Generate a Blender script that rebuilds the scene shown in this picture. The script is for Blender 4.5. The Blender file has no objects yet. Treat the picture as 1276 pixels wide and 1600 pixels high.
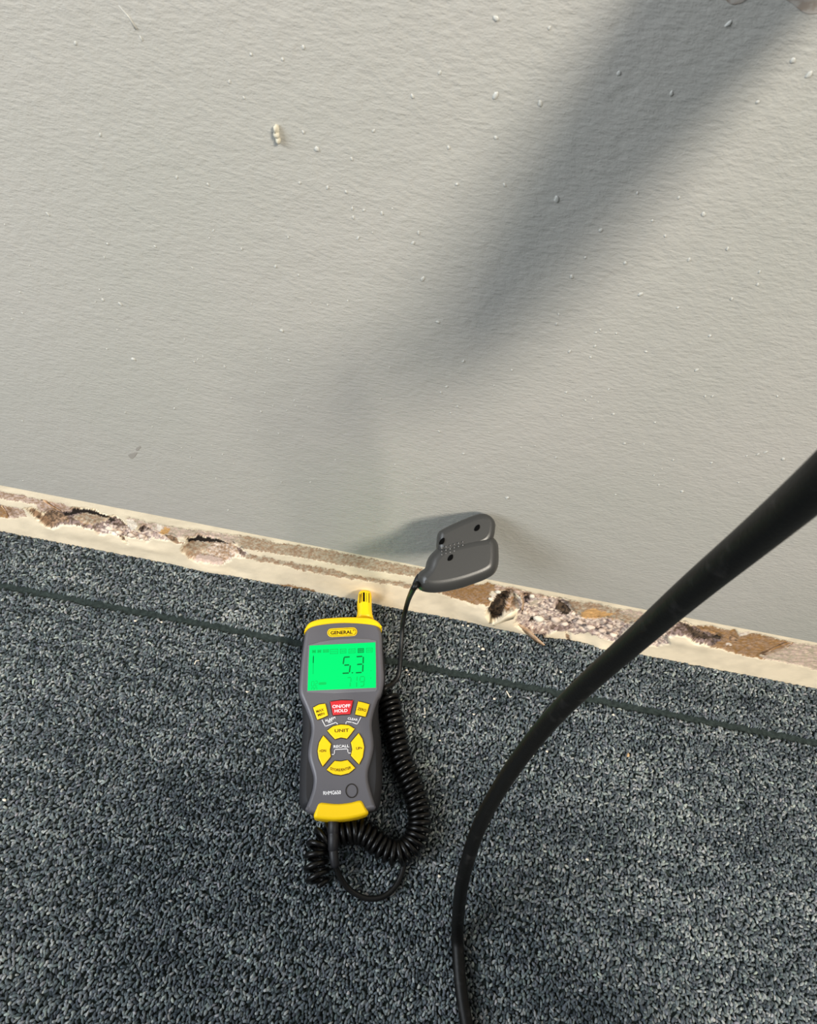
import bpy, bmesh, math, random
from mathutils.geometry import delaunay_2d_cdt
import numpy as np
from mathutils import Vector, Matrix
rng = np.random.default_rng(7); random.seed(7)
S = bpy.context.scene; COL = S.collection
R = math.radians

# ---------------------------------------------------------------- camera
F, TH, D, H, ROLL = 1050.0, R(60.1), 0.2464, 0.6148, R(10.92)
CAM = np.array([0, -D, H])
FW = np.array([0, math.cos(TH), -math.sin(TH)]); U0 = np.array([0, math.sin(TH), math.cos(TH)])
RT = math.cos(ROLL)*np.array([1., 0, 0]) + math.sin(ROLL)*U0
UP = -math.sin(ROLL)*np.array([1., 0, 0]) + math.cos(ROLL)*U0
cd = bpy.data.cameras.new('camera'); cam = bpy.data.objects.new('camera', cd); COL.objects.link(cam)
M = Matrix(((RT[0], UP[0], -FW[0], CAM[0]), (RT[1], UP[1], -FW[1], CAM[1]), (RT[2], UP[2], -FW[2], CAM[2]), (0, 0, 0, 1)))
cam.matrix_world = M
cd.sensor_fit = 'VERTICAL'; cd.sensor_height = 36.0; cd.lens = F/1600*36.0
cd.clip_start = 0.005; cd.clip_end = 20
cd.dof.use_dof = True; cd.dof.focus_distance = 0.6; cd.dof.aperture_fstop = cd.lens/0.7
S.camera = cam

# ---------------------------------------------------------------- light, exposure
S.view_settings.view_transform = 'Standard'; S.view_settings.look = 'None'
S.view_settings.gamma = 1.0; S.view_settings.use_curve_mapping = False
S.view_settings.exposure = 0.0
w = bpy.data.worlds.new('World'); S.world = w; w.use_nodes = True
w.node_tree.nodes['Background'].inputs[0].default_value = (1.0, 0.98, 0.97, 1)
w.node_tree.nodes['Background'].inputs[1].default_value = 0.19
def area(name, loc, target, sx, sy, power, color):
    l = bpy.data.lights.new(name, 'AREA'); l.shape = 'RECTANGLE'; l.size = sx; l.size_y = sy
    l.energy = power; l.color = color
    o = bpy.data.objects.new(name, l); COL.objects.link(o); o.location = loc
    o.rotation_euler = (Vector(target)-Vector(loc)).to_track_quat('-Z', 'Y').to_euler(); return o
area('ceiling_lamp_key', (1.4, -1.5, 2.35), (0.0, 0, 0.2), 0.5, 0.5, 106, (1.0, 0.92, 0.79))
area('window_light_left', (-1.45, -0.75, 1.25), (-0.1, -.1, 0.2), 0.9, 1.1, 38, (0.86, 0.93, 1.0))

# ---------------------------------------------------------------- helpers
def ray(u, v): return FW + RT*((u-638)/F) - UP*((v-800)/F)
def at(u, v, depth): return CAM + ray(u, v)*depth
def on_floor(u, v, z=0.0): r = ray(u, v); return CAM + r*((z-H)/r[2])
def on_wall(u, v, y=0.0): r = ray(u, v); return CAM + r*((y+D)/r[1])
def on_plane(u, v, p0, n): r = ray(u, v); return CAM + r*(np.dot(p0-CAM, n)/np.dot(r, n))
def proj(P):
    q = P-CAM; d = q@FW
    return 638+F*(q@RT)/d, 800-F*(q@UP)/d
def s2l(c): c = np.asarray(c, float)/255; return np.where(c <= .04045, c/12.92, ((c+.055)/1.055)**2.4)

def mat(name, rgb=(128, 128, 128), rough=0.5, spec=0.5, attr=False, bump=None, emit=None, var=None):
    m = bpy.data.materials.new(name); m.use_nodes = True; nt = m.node_tree; b = nt.nodes['Principled BSDF']
    b.inputs['Base Color'].default_value = (*s2l(rgb), 1); b.inputs['Roughness'].default_value = rough
    b.inputs['Specular IOR Level'].default_value = spec
    tc = nt.nodes.new('ShaderNodeTexCoord')
    if attr:
        a = nt.nodes.new('ShaderNodeAttribute'); a.attribute_name = 'col'; nt.links.new(a.outputs['Color'], b.inputs['Base Color'])
    if var:                                     # slight colour mottling: (scale, rgb2, low, high)
        n = nt.nodes.new('ShaderNodeTexNoise'); n.inputs['Scale'].default_value = var[0]; n.inputs['Detail'].default_value = 4
        r = nt.nodes.new('ShaderNodeMapRange'); r.inputs[1].default_value = var[2]; r.inputs[2].default_value = var[3]
        x = nt.nodes.new('ShaderNodeMix'); x.data_type = 'RGBA'
        x.inputs[6].default_value = (*s2l(rgb), 1); x.inputs[7].default_value = (*s2l(var[1]), 1)
        nt.links.new(tc.outputs['Object'], n.inputs['Vector']); nt.links.new(n.outputs['Fac'], r.inputs[0])
        nt.links.new(r.outputs[0], x.inputs[0]); nt.links.new(x.outputs[2], b.inputs['Base Color'])
    if bump:                                    # list of (scale, distance)
        prev = None
        for sc, dist, *mp in bump:
            n = nt.nodes.new('ShaderNodeTexNoise'); n.inputs['Scale'].default_value = sc; n.inputs['Detail'].default_value = 3
            if mp:
                k = nt.nodes.new('ShaderNodeMapping'); k.inputs['Rotation'].default_value = (0, R(mp[1]), 0); k.inputs['Scale'].default_value = mp[0]
                nt.links.new(tc.outputs['Object'], k.inputs[0]); nt.links.new(k.outputs[0], n.inputs['Vector'])
            else: nt.links.new(tc.outputs['Object'], n.inputs['Vector'])
            u = nt.nodes.new('ShaderNodeBump'); u.inputs['Distance'].default_value = dist; u.inputs['Strength'].default_value = 1.0
            nt.links.new(n.outputs['Fac'], u.inputs['Height'])
            if prev: nt.links.new(prev.outputs[0], u.inputs['Normal'])
            prev = u
        nt.links.new(prev.outputs[0], b.inputs['Normal'])
    if emit:
        b.inputs['Emission Color'].default_value = (*emit[0], 1); b.inputs['Emission Strength'].default_value = emit[1]
    return m

def origin(p):
    o = np.zeros(3)
    while p is not None: o += np.array(p.location); p = p.parent
    return o
def tag(o, label=None, cat=None, group=None, kind=None):
    for k, v in (('label', label), ('category', cat), ('group', group), ('kind', kind)):
        if v: o[k] = v
    return o
def empty(name, loc, label, cat, group=None):
    o = bpy.data.objects.new(name, None); o.location = loc; o.empty_display_size = .01; COL.objects.link(o); return tag(o, label, cat, group)
def obj(name, V, faces, m, parent=None, smooth=False, col=None, base=None):
    flat3 = any(len(f) == 4 for f in faces)          # flat caps on prisms, smooth lumps
    """world-space verts -> one mesh object under parent (or with its own base point)"""
    V = np.asarray(V, float); o0 = origin(parent) if parent is not None else np.zeros(3)
    b = np.zeros(3) if base is None else np.asarray(base)-o0
    me = bpy.data.meshes.new(name); me.from_pydata((V-o0-b).tolist(), [], [tuple(int(i) for i in f) for f in faces])
    if smooth: me.polygons.foreach_set('use_smooth', [p.loop_total == 4 or flat3 is False for p in me.polygons])
    if col is not None:
        a = me.color_attributes.new('col', 'FLOAT_COLOR', 'POINT')
        a.data.foreach_set('color', np.c_[col, np.ones(len(col))].astype(np.float32).ravel())
    me.materials.append(m); me.update()
    o = bpy.data.objects.new(name, me); o.location = b; COL.objects.link(o)
    if parent is not None: o.parent = parent
    return o
def big_mesh(name, V, Q, m, parent=None, col=None, smooth=True):
    """fast path: Q is an (n,k) index array"""
    V = np.asarray(V, np.float32); Q = np.asarray(Q, np.int32); n, k = Q.shape
    if parent is not None: V = V-origin(parent).astype(np.float32)
    me = bpy.data.meshes.new(name); me.vertices.add(len(V)); me.vertices.foreach_set('co', V.ravel())
    me.loops.add(n*k); me.loops.foreach_set('vertex_index', Q.ravel())
    me.polygons.add(n); me.polygons.foreach_set('loop_start', np.arange(0, n*k, k, dtype=np.int32))
    me.update(calc_edges=True); me.polygons.foreach_set('use_smooth', np.full(n, smooth, bool))
    if col is not None:
        a = me.color_attributes.new('col', 'FLOAT_COLOR', 'POINT')
        a.data.foreach_set('color', np.c_[col, np.ones(len(col))].astype(np.float32).ravel())
    me.materials.append(m); me.update()
    o = bpy.data.objects.new(name, me); COL.objects.link(o)
    if parent is not None: o.parent = parent
    return o
def spline(P, n, closed=False):
    P = np.asarray(P, float); k = len(P); out = []
    segs = k if closed else k-1
    for i in range(segs):
        p0, p1, p2, p3 = [P[(i+j-1) % k] if closed else P[min(max(i+j-1, 0), k-1)] for j in range(4)]
        t = np.linspace(0, 1, n, endpoint=False)[:, None]
        out.append(.5*((2*p1)+(p2-p0)*t+(2*p0-5*p1+4*p2-p3)*t**2+(3*p1-p0-3*p2+p3)*t**3))
    out = np.concatenate(out)
    return out if closed else np.vstack([out, P[-1]])
def resample(P, step):
    P = np.asarray(P); L = np.r_[0, np.cumsum(np.linalg.norm(np.diff(P, axis=0), axis=1))]
    t = np.linspace(0, L[-1], max(2, int(L[-1]/step)+1))
    return np.stack([np.interp(t, L, P[:, i]) for i in range(P.shape[1])], 1)
def frames(P):
    T = np.gradient(P, axis=0); T /= np.linalg.norm(T, axis=1)[:, None]
    n = np.cross(T[0], [0, 0, 1.]);
    if np.linalg.norm(n) < 1e-3: n = np.array([1., 0, 0])
    N = []; n /= np.linalg.norm(n)
    for t in T:
        n = n-t*np.dot(n, t); n /= np.linalg.norm(n); N.append(n)
    N = np.array(N); return T, N, np.cross(T, N)
def tube(P, r, k=12, caps=True):
    P = np.asarray(P, float); r = np.broadcast_to(r, len(P)); T, N, B = frames(P)
    a = np.arange(k)*2*np.pi/k
    V = (P[:, None]+r[:, None, None]*(np.cos(a)[None, :, None]*N[:, None]+np.sin(a)[None, :, None]*B[:, None])).reshape(-1, 3)
    Fc = [(i*k+j, i*k+(j+1) % k, (i+1)*k+(j+1) % k, (i+1)*k+j) for i in range(len(P)-1) for j in range(k)]
    if caps: Fc += [tuple(range(k))[::-1], tuple((len(P)-1)*k+j for j in range(k))]
    return V, Fc
def inset2(P, d):
    """move a closed 3-D outline inwards by d within its own plane (P flat enough); P counter-clockwise about n"""
    n = np.zeros(3)
    for i in range(len(P)): n += np.cross(P[i]-P[0], P[(i+1) % len(P)]-P[0])
    n /= np.linalg.norm(n)
    if d == 0: return P
    k = max(1, int(math.ceil(abs(d)/.0003))) if len(P) > 12 else 1
    for _ in range(k):                          # small steps with relaxing, so tight corners do not fold over
        T = np.roll(P, -1, 0)-np.roll(P, 1, 0); T /= np.linalg.norm(T, axis=1)[:, None]+1e-12
        P = P+np.cross(n, T)*(d/k)
        if k > 1: P = P+.25*((np.roll(P, 1, 0)+np.roll(P, -1, 0))/2-P)
    return P
def ccw(P, n):
    a = np.zeros(3)
    for i in range(len(P)): a += np.cross(P[i]-P[0], P[(i+1) % len(P)]-P[0])
    return P if np.dot(a, n) > 0 else P[::-1]
def prism(P, n, prof):
    """rings of outline P: prof = [(height along n, inset), ...] bottom to top, capped"""
    n = np.asarray(n, float); P = ccw(np.asarray(P), n); k = len(P)
    V = np.concatenate([inset2(P, i)+n*h for h, i in prof])
    Fc = [(r*k+j, r*k+(j+1) % k, (r+1)*k+(j+1) % k, (r+1)*k+j) for r in range(len(prof)-1) for j in range(k)]
    e1 = np.cross(n, [0, .3, 1.]); e1 /= np.linalg.norm(e1); e2 = np.cross(n, e1)
    V = [V]; off = k*len(prof)
    for r in (0, len(prof)-1):                  # caps on vertices of their own, so the rounded rim stays smooth
        Pr = V[0][r*k:(r+1)*k]; o = Pr[0]
        co, _, fs, _, _, _ = delaunay_2d_cdt([Vector((float((p-o)@e1)*1000, float((p-o)@e2)*1000)) for p in Pr], [], [list(range(k))], 1, 1e-5)
        V.append(np.array([o+(c.x*e1+c.y*e2)/1000 for c in co]))
        for t in fs:
            a2 = sum(co[t[i-1]].cross(co[t[i]]) for i in range(len(t)))
            Fc.append(tuple(off+i for i in (t if (a2 > 0) == ((np.dot(np.cross(e1, e2), n) > 0) == (r > 0)) else t[::-1])))
        off += len(co)
    V = np.concatenate(V)
    return V, Fc
def rounded(t, b, z0=0., steps=4):
    """profile with a quarter-round of radius b at the top of thickness t"""
    return [(z0, 0)]+[(t-b+b*math.sin(a), b-b*math.cos(a)) for a in np.linspace(0, math.pi/2, steps+1)]
def merge(*parts):
    V, Fc, o = [], [], 0
    for v, f in parts:
        V.append(np.asarray(v)); Fc += [tuple(i+o for i in q) for q in f]; o += len(v)
    return np.concatenate(V), Fc
# value noise
_tab = rng.random((256, 256))
def vnoise(x, y):
    xi = np.floor(x).astype(int); yi = np.floor(y).astype(int); fx = x-xi; fy = y-yi
    fx = fx*fx*(3-2*fx); fy = fy*fy*(3-2*fy); g = lambda a, b: _tab[a & 255, b & 255]
    return (g(xi, yi)*(1-fx)+g(xi+1, yi)*fx)*(1-fy)+(g(xi, yi+1)*(1-fx)+g(xi+1, yi+1)*fx)*fy
def fbm(x, y, o=4):
    s, a, t = 0, .5, 0
    for i in range(o): s = s+a*vnoise(x*2**i+17.3*i, y*2**i+9.1*i); t += a; a *= .5
    return s/t
def inpoly(u, v, poly):
    P = np.asarray(poly, float); c = np.zeros(u.shape, bool); j = len(P)-1
    for i in range(len(P)):
        xi, yi = P[i]; xj, yj = P[j]
        if yi != yj: c ^= ((yi > v) != (yj > v)) & (u < (xj-xi)*(v-yi)/(yj-yi)+xi)
        j = i
    return c
def blur(A, n):
    for _ in range(n):
        A = (np.roll(A, 1, 0)+2*A+np.roll(A, -1, 0))/4; A = (np.roll(A, 1, 1)+2*A+np.roll(A, -1, 1))/4
    return A
def box(a, b):
    x0, y0, z0 = a; x1, y1, z1 = b
    V = [(x0, y0, z0), (x1, y0, z0), (x1, y1, z0), (x0, y1, z0), (x0, y0, z1), (x1, y0, z1), (x1, y1, z1), (x0, y1, z1)]
    return np.array(V), [(3, 2, 1, 0), (4, 5, 6, 7), (0, 1, 5, 4), (1, 2, 6, 5), (2, 3, 7, 6), (3, 0, 4, 7)]

# ---------------------------------------------------------------- materials
m_paint = mat('grey_wall_paint', (181, 178, 172), 0.42, 0.4, bump=[(560, .00036, (.5, 1, 1.25), 25), (1700, .0001), (210, .0002), (70, .0005)], var=(5, (175, 174, 167), .35, .65))
m_nub = mat('paint_nub', (188, 188, 182), 0.35, 0.5)
m_strip = mat('bare_drywall', rough=.85, spec=.2, attr=True, bump=[(900, .0002)])
m_pile = mat('carpet_pile', rough=.9, spec=.15, attr=True)
m_backing = mat('carpet_backing', (36, 43, 42), .9, .1, bump=[(500, .001)], var=(300, (54, 63, 61), .3, .7))
m_far = mat('carpet_far', (50, 58, 64), .95, .1, bump=[(330, .003)], var=(480, (118, 124, 126), .38, .66))
m_shell = mat('dark_grip_rubber', (36, 36, 39), .6, .35, bump=[(2500, .00005)])
m_face = mat('grey_plastic', (92, 91, 97), .42, .5, bump=[(3000, .00003)])
m_bezel = mat('bezel_grey', (110, 110, 116), .35, .5)
m_yellow = mat('yellow_plastic', (246, 204, 6), .45, .4, bump=[(1800, .00004)])
m_red = mat('red_button', (202, 40, 46), .45, .4)
m_black = mat('black_ink', (22, 20, 14), .6, .2)
m_ybrown = mat('button_print', (70, 52, 6), .6, .2)
m_white = mat('white_print', (232, 232, 236), .6, .2)
m_seam = mat('dark_gap', (40, 36, 30), .7, .2)
m_lcd = mat('backlit_display', (0, 60, 26), .35, .1, emit=((0.0, .93, .19), 1.0))
m_seg = mat('display_segment', (0, 80, 30), .5, .2, emit=((0.0, .10, .02), 1.0))
m_segf = mat('faint_segment', (0, 140, 60), .5, .2, emit=((0.0, .30, .06), 1.0))
m_probe = mat('probe_grey', (56, 56, 55), .36, .5, bump=[(2500, .00004)])
m_hole = mat('screw_hole', (8, 8, 8), .9, .05)
m_coil = mat('coil_black', (8, 8, 8), .3, .3)
m_lead = mat('lead_black', (11, 11, 10), .45, .35)
m_plug = mat('plug_black', (26, 26, 29), .5, .4)
m_cord = mat('black_rubber', (10, 10, 9), .5, .25, bump=[(700, .0001)], var=(120, (42, 41, 40), .6, .8))
m_crumb = mat('gypsum_crumb', (222, 214, 198), .9, .1)
m_paper = mat('torn_paper', (196, 168, 140), .9, .1, var=(200, (164, 130, 100), .4, .6))
m_brown = mat('brown_patch', (150, 138, 127), .8, .2, var=(260, (176, 170, 162), .4, .55))

# ================================================================ SETTING
STRIP_H = 0.1016
wall = obj('wall_back', *box((-1.6, -.0010, STRIP_H), (1.6, .016, 2.45)), m_paint); tag(wall, kind='structure')
fl = obj('floor', *box((-1.6, -2.6, -.02), (1.6, .03, -.0042)), m_backing); tag(fl, kind='structure')

# ---- bare strip: a relief grid along the foot of the wall ----
A0, A1, A2, A3, A4, A5 = (0, 740, 5.8), (200, 780, 5.8), (380, 800, 3.99), (720, 880, 7.975), (840, 900, 5.8), (1040, 940, 5.407)
def pg(frame, s):
    x0, y0, k = frame; n = [float(t) for t in s.replace(',', ' ').split()]
    return [(x0+a/k, y0+b/k) for a, b in zip(n[::2], n[1::2])]
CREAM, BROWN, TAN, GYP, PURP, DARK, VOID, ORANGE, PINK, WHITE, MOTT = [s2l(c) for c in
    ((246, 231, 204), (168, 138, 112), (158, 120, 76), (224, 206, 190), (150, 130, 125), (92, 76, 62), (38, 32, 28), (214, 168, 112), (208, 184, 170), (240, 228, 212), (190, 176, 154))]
# (polygon, colour, second colour, depth into the wall in mm, roughness in mm)
ZONES = [
 (pg(A0, '-900,-20 0,155 200,200 380,240 640,300 780,318 900,350 780,335 640,325 560,352 450,340 370,350 330,290 200,255 0,228 -900,45'), PINK, BROWN, .5, .2),
 (pg(A0, '-900,110 0,285 60,300 200,320 250,385 70,405 -900,215'), PINK, BROWN, .6, .2),
 (pg(A0, '-30,285 5,290 75,360 70,405 40,395 -30,390'), BROWN, TAN, 1, .3),
 (pg(A0, '235,315 320,320 385,375 450,330 560,340 640,330 650,310 690,315 780,320 880,345 960,385 1040,390 1110,430 1190,500 1230,550 1290,600 1200,580 1060,560 900,545 820,500 680,470 560,460 470,490 440,495 380,455 330,400 270,360'), PURP, DARK, 4.5, 1.2),
 (pg(A0, '235,315 320,320 385,375 450,330 540,345 600,385 640,430 520,450 470,485 440,495 380,455 330,400 270,360'), DARK, BROWN, 6, .5),
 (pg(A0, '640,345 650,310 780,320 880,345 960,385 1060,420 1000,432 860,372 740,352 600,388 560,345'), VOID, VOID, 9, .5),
 (pg(A0, '650,395 760,355 860,372 1000,405 960,430 860,460 780,455 690,430'), MOTT, BROWN, 3.4, .4),
 (pg(A0, '840,510 920,455 1000,450 1060,470 1190,500 1230,550 1060,560 900,545'), GYP, PURP, 2.8, 1.8),
 (pg(A0, '1010,480 1060,500 1060,555 1010,545 960,520'), WHITE, GYP, 1.5, .8),
 (pg(A0, '1060,540 1110,570 1165,638 1100,600'), DARK, BROWN, 2, .3),
 (pg(A1, '0,165 60,175 160,200 300,240 520,270 740,290 830,310 1000,330 1000,400 920,400 830,370 720,345 640,330 530,355 440,345 380,380 330,355 240,290 150,240 100,240 40,250 0,230'), PINK, MOTT, .8, .5),
 (pg(A1, '-10,190 60,190 80,250 50,300 0,250'), WHITE, WHITE, .3, .4),
 (pg(A1, '250,225 300,235 300,285 260,270'), WHITE, WHITE, .3, .4),
 (pg(A1, '285,295 325,245 380,270 372,312 310,322'), ORANGE, ORANGE, .2, .3),
 (pg(A1, '95,290 110,240 150,238 240,290 330,355 385,382 300,368 210,345 180,382 70,352 0,330 -10,240 40,285'), PURP, GYP, 3, 1.6),
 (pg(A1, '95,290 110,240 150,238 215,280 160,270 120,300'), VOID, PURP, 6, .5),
 (pg(A1, '320,320 440,340 450,385 520,400 440,410 380,380'), BROWN, DARK, 2, .6),
 (pg(A1, '490,455 540,380 530,355 600,350 640,330 690,350 720,345 830,370 920,400 990,430 1060,490 1070,520 1000,532 960,520 860,590 740,582 600,560 530,510'), GYP, BROWN, 4, 1.2),
 (pg(A1, '490,455 540,390 640,385 760,400 700,450 760,480 640,520 530,510'), MOTT, BROWN, 5, .5),
 (pg(A1, '600,560 640,500 760,510 870,545 850,598 740,582'), PINK, PINK, 2.2, .3),
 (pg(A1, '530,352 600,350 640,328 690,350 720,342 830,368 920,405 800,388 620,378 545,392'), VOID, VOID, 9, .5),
 (pg(A1, '960,425 1060,485 1072,520 1010,495'), DARK, PURP, 5, .5),
 (pg(A1, '1000,325 1150,350 1300,378 1300,478 1180,468 1080,445 1000,410'), MOTT, BROWN, .5, .2),
 (pg(A1, '1080,500 1180,515 1300,535 1300,585 1180,565 1100,545'), BROWN, MOTT, .5, .2),
 (pg(A2, '-20,150 0,155 160,185 360,210 560,245 840,300 1090,350 1300,390 1300,430 1090,410 800,365 560,320 380,290 170,255 -20,222'), MOTT, BROWN, .5, .2),
 (pg(A2, '40,170 160,190 320,215 420,240 360,270 200,240 60,205'), BROWN, MOTT, .6, .2),
 (pg(A2, '0,265 40,270 200,295 400,330 560,360 680,395 840,415 1060,450 1260,490 1260,515 1060,480 820,440 600,410 440,380 250,335 20,290'), BROWN, MOTT, .6, .2),
 (pg(A2, '220,450 280,452 460,490 440,500 300,475'), TAN, BROWN, .3, .2),
 (pg(A3, '-240,250 0,290 180,262 330,245 430,275 430,330 350,400 380,440 350,540 280,510 130,510 60,460 0,450 -240,400'), TAN, BROWN, .8, .3),
 (pg(A3, '430,275 540,290 700,320 900,370 1290,450 1290,540 1060,480 860,430 740,400 640,370 540,340 450,350 420,330'), PINK, BROWN, .8, .8),
 (pg(A3, '340,560 390,480 400,420 450,360 540,345 620,355 660,400 740,470 735,560 640,600 540,610 480,670 400,690 370,640'), MOTT, BROWN, 5, .5),
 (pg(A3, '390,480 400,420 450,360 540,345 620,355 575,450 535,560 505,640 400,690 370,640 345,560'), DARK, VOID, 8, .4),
 (pg(A3, '540,560 590,440 625,400 660,410 630,500 590,600'), PINK, TAN, 3, .3),
 (pg(A3, '340,460 400,395 440,370 420,440 370,475'), WHITE, WHITE, -.6, .6),
 (pg(A3, '700,430 750,470 740,400 860,430 1060,430 1290,470 1290,850 1150,850 1000,930 850,860 690,740 680,650 740,560'), GYP, PURP, 2.8, 2.0),
 (pg(A3, '900,480 1000,430 1190,460 1170,560 1100,630 960,560 820,520'), MOTT, GYP, 1.4, .5),
 (pg(A3, '1000,530 1190,470 1170,560 1090,630'), BROWN, MOTT, 2.5, .3),
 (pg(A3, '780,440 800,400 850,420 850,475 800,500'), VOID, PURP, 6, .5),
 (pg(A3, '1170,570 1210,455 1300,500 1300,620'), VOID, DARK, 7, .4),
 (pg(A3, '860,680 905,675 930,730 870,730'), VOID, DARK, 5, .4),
 (pg(A3, '1080,760 1290,780 1290,840 1160,850'), PURP, DARK, 4, .6),
 (pg(A4, '0,230 60,200 170,190 300,230 420,240 560,255 800,310 900,400 840,450 760,530 690,605 560,560 450,510 330,530 270,500 190,490 40,450'), GYP, PURP, 2.5, 2.0),
 (pg(A4, '250,225 420,235 560,255 800,310 1000,350 900,420 840,430 700,400 600,380 380,360 300,300'), BROWN, MOTT, 1, .4),
 (pg(A4, '800,300 950,330 900,390 820,370 740,330'), MOTT, PINK, .6, .3),
 (pg(A4, '385,335 490,290 540,310 640,335 700,340 600,372 470,385 400,385'), ORANGE, ORANGE, .6, .4),
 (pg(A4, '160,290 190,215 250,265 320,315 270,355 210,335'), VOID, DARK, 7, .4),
 (pg(A4, '100,440 300,440 280,480 190,498 120,470'), PURP, DARK, 4, .6),
 (pg(A4, '250,510 290,540 280,600 250,560'), BROWN, DARK, 2, .3),
 (pg(A4, '1000,630 1060,560 1200,470 1290,400 1290,530 1190,562 1185,605 1080,645'), PURP, GYP, 3, 1.5),
 (pg(A5, '110,180 200,195 300,205 400,208 440,235 580,238 620,285 760,268 1080,345 1020,380 880,420 790,460 850,492 590,440 390,385 300,320'), TAN, BROWN, 1, .4),
 (pg(A5, '-10,280 60,240 110,170 200,190 300,240 400,275 460,290 470,325 390,372 250,350 160,290 60,280'), PURP, DARK, 4.5, .9),
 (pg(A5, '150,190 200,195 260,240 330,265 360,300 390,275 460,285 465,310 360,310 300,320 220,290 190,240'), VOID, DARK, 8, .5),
 (pg(A5, '500,290 590,310 600,340 540,330'), BROWN, DARK, 2.5, .3),
 (pg(A5, '500,345 560,355 540,375 500,370'), PINK, WHITE, .6, .3),
 (pg(A5, '610,255 700,262 690,290 630,292'), WHITE, PINK, .2, .2),
 (pg(A5, '1080,345 1300,375 1900,480 1900,690 1300,590 1080,527 850,490 800,462 880,425 1020,385'), PINK, MOTT, .6, .5),
]
BULGE = [   # (u, v, radius along the wall px, radius across px, outward mm)
 (775, 962, 45, 16, 6.5), (835, 985, 30, 9, 3.5), (905, 994, 38, 12, -3.5), (330, 890, 45, 7, 2.0), (365, 893, 22, 8, -1.6),
 (232, 856, 40, 6, 1.6), (110, 832, 60, 8, 1.2), (940, 1012, 14, 9, 3), (1075, 1005, 40, 8, 1.6), (620, 950, 60, 8, 1.2)]
ax = np.arange(-.46, .4801, .0008); az = np.arange(-.006, STRIP_H+.0006, .0010); az[-1] = STRIP_H
GX, GZ = np.meshgrid(ax, az, indexing='ij')
def strip_eval(U, V):
    du = (fbm(U*.16, V*.16)-.5)*9+(fbm(U*.7, V*.7)-.5)*4; dv = (fbm(U*.16+50, V*.16)-.5)*5+(fbm(U*.7+80, V*.7)-.5)*4
    dep = np.zeros(U.shape); rou = np.zeros(U.shape); col = np.empty(U.shape+(3,))
    k = np.clip((fbm(U*.05, V*.12)-.35)*2.2, 0, 1)[..., None]
    col[:] = CREAM*(1-.14*k)
    sp = np.clip((fbm(U*.35+30, V*.5)-.35)*3.3, 0, 1)[..., None]; fine = .62+.76*fbm(U*1.3, V*1.3, 3)[..., None]
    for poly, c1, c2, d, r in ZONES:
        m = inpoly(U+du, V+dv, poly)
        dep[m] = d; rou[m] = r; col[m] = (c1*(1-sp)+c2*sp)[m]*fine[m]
    return dep, rou, col
P0 = np.stack([GX, np.zeros_like(GX), GZ], -1)
U, V = proj(P0)
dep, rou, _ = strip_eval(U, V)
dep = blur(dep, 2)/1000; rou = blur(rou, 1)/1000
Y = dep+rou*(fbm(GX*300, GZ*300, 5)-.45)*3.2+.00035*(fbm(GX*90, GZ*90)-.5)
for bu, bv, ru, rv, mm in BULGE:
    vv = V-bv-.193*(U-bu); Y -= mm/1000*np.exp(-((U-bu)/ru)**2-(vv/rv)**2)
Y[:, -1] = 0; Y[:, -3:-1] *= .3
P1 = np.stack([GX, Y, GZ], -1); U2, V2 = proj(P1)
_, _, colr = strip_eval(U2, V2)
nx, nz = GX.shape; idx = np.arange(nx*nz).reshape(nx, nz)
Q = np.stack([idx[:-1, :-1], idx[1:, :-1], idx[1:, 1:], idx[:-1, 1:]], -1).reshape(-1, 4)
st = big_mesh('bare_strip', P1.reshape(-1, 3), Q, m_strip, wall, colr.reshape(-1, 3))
tag(st, 'bare cream drywall strip with torn brown paper and gouged holes')
m_cream = mat('cream_paper', (244, 229, 200), .85, .2)
for a, b in ((-1.6, -.46), (.48, 1.6)): obj('bare_strip', *box((a, 0, -.01), (b, .016, STRIP_H)), m_cream, wall)

# ---- loose torn paper and gypsum lumps in the gouges ----
def lump(c, r, seed, sq=(1, 1, 1)):
    bm = bmesh.new(); bmesh.ops.create_icosphere(bm, subdivisions=2, radius=1)
    rs = np.random.default_rng(seed); ph = rs.random(9)*6.28
    V = np.array([v.co[:] for v in bm.verts]); Fc = [tuple(v.index for v in f.verts) for f in bm.faces]; bm.free()
    n = 1+.22*np.sin(V[:, 0]*3.1+ph[0])*np.sin(V[:, 1]*2.7+ph[1])+.15*np.sin(V[:, 2]*5+ph[2])*np.sin(V[:, 0]*5.5+ph[3])+.06*rs.standard_normal(len(V))
    return V*n[:, None]*np.array(sq)*r+np.asarray(c), Fc
for k, (u, v, r, y) in enumerate([(841.6, 966.5, .0042, .0005), (812.8, 933.3, .0021, .001), (831, 931.5, .0026, .001), (778, 925, .0024, 0), (766, 936, .0020, 0), (851, 973.5, .0014, 0),
        (868, 968, .0040, .002), (820, 957, .0030, .002), (905, 972, .0030, .001), (922, 980, .0034, .001), (940, 985, .0032, .001), (952, 978, .0028, .001), (172, 826, .0034, .002), (186, 832, .0030, .002), (205, 836, .0028, .001), (222, 838, .0032, .002), (882, 975, .003, .001), (958, 992, .003, .001)]):
    c = on_wall(u, v, y-.0006); obj('gypsum_chunk', *lump(c, r, k, (1.1, .7, .9)), m_crumb if k in (0, 1, 2, 3, 4, 5) else m_strip, wall, True, col=np.tile(GYP*(.8+.3*random.random()), (42, 1)), base=c)
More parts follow.
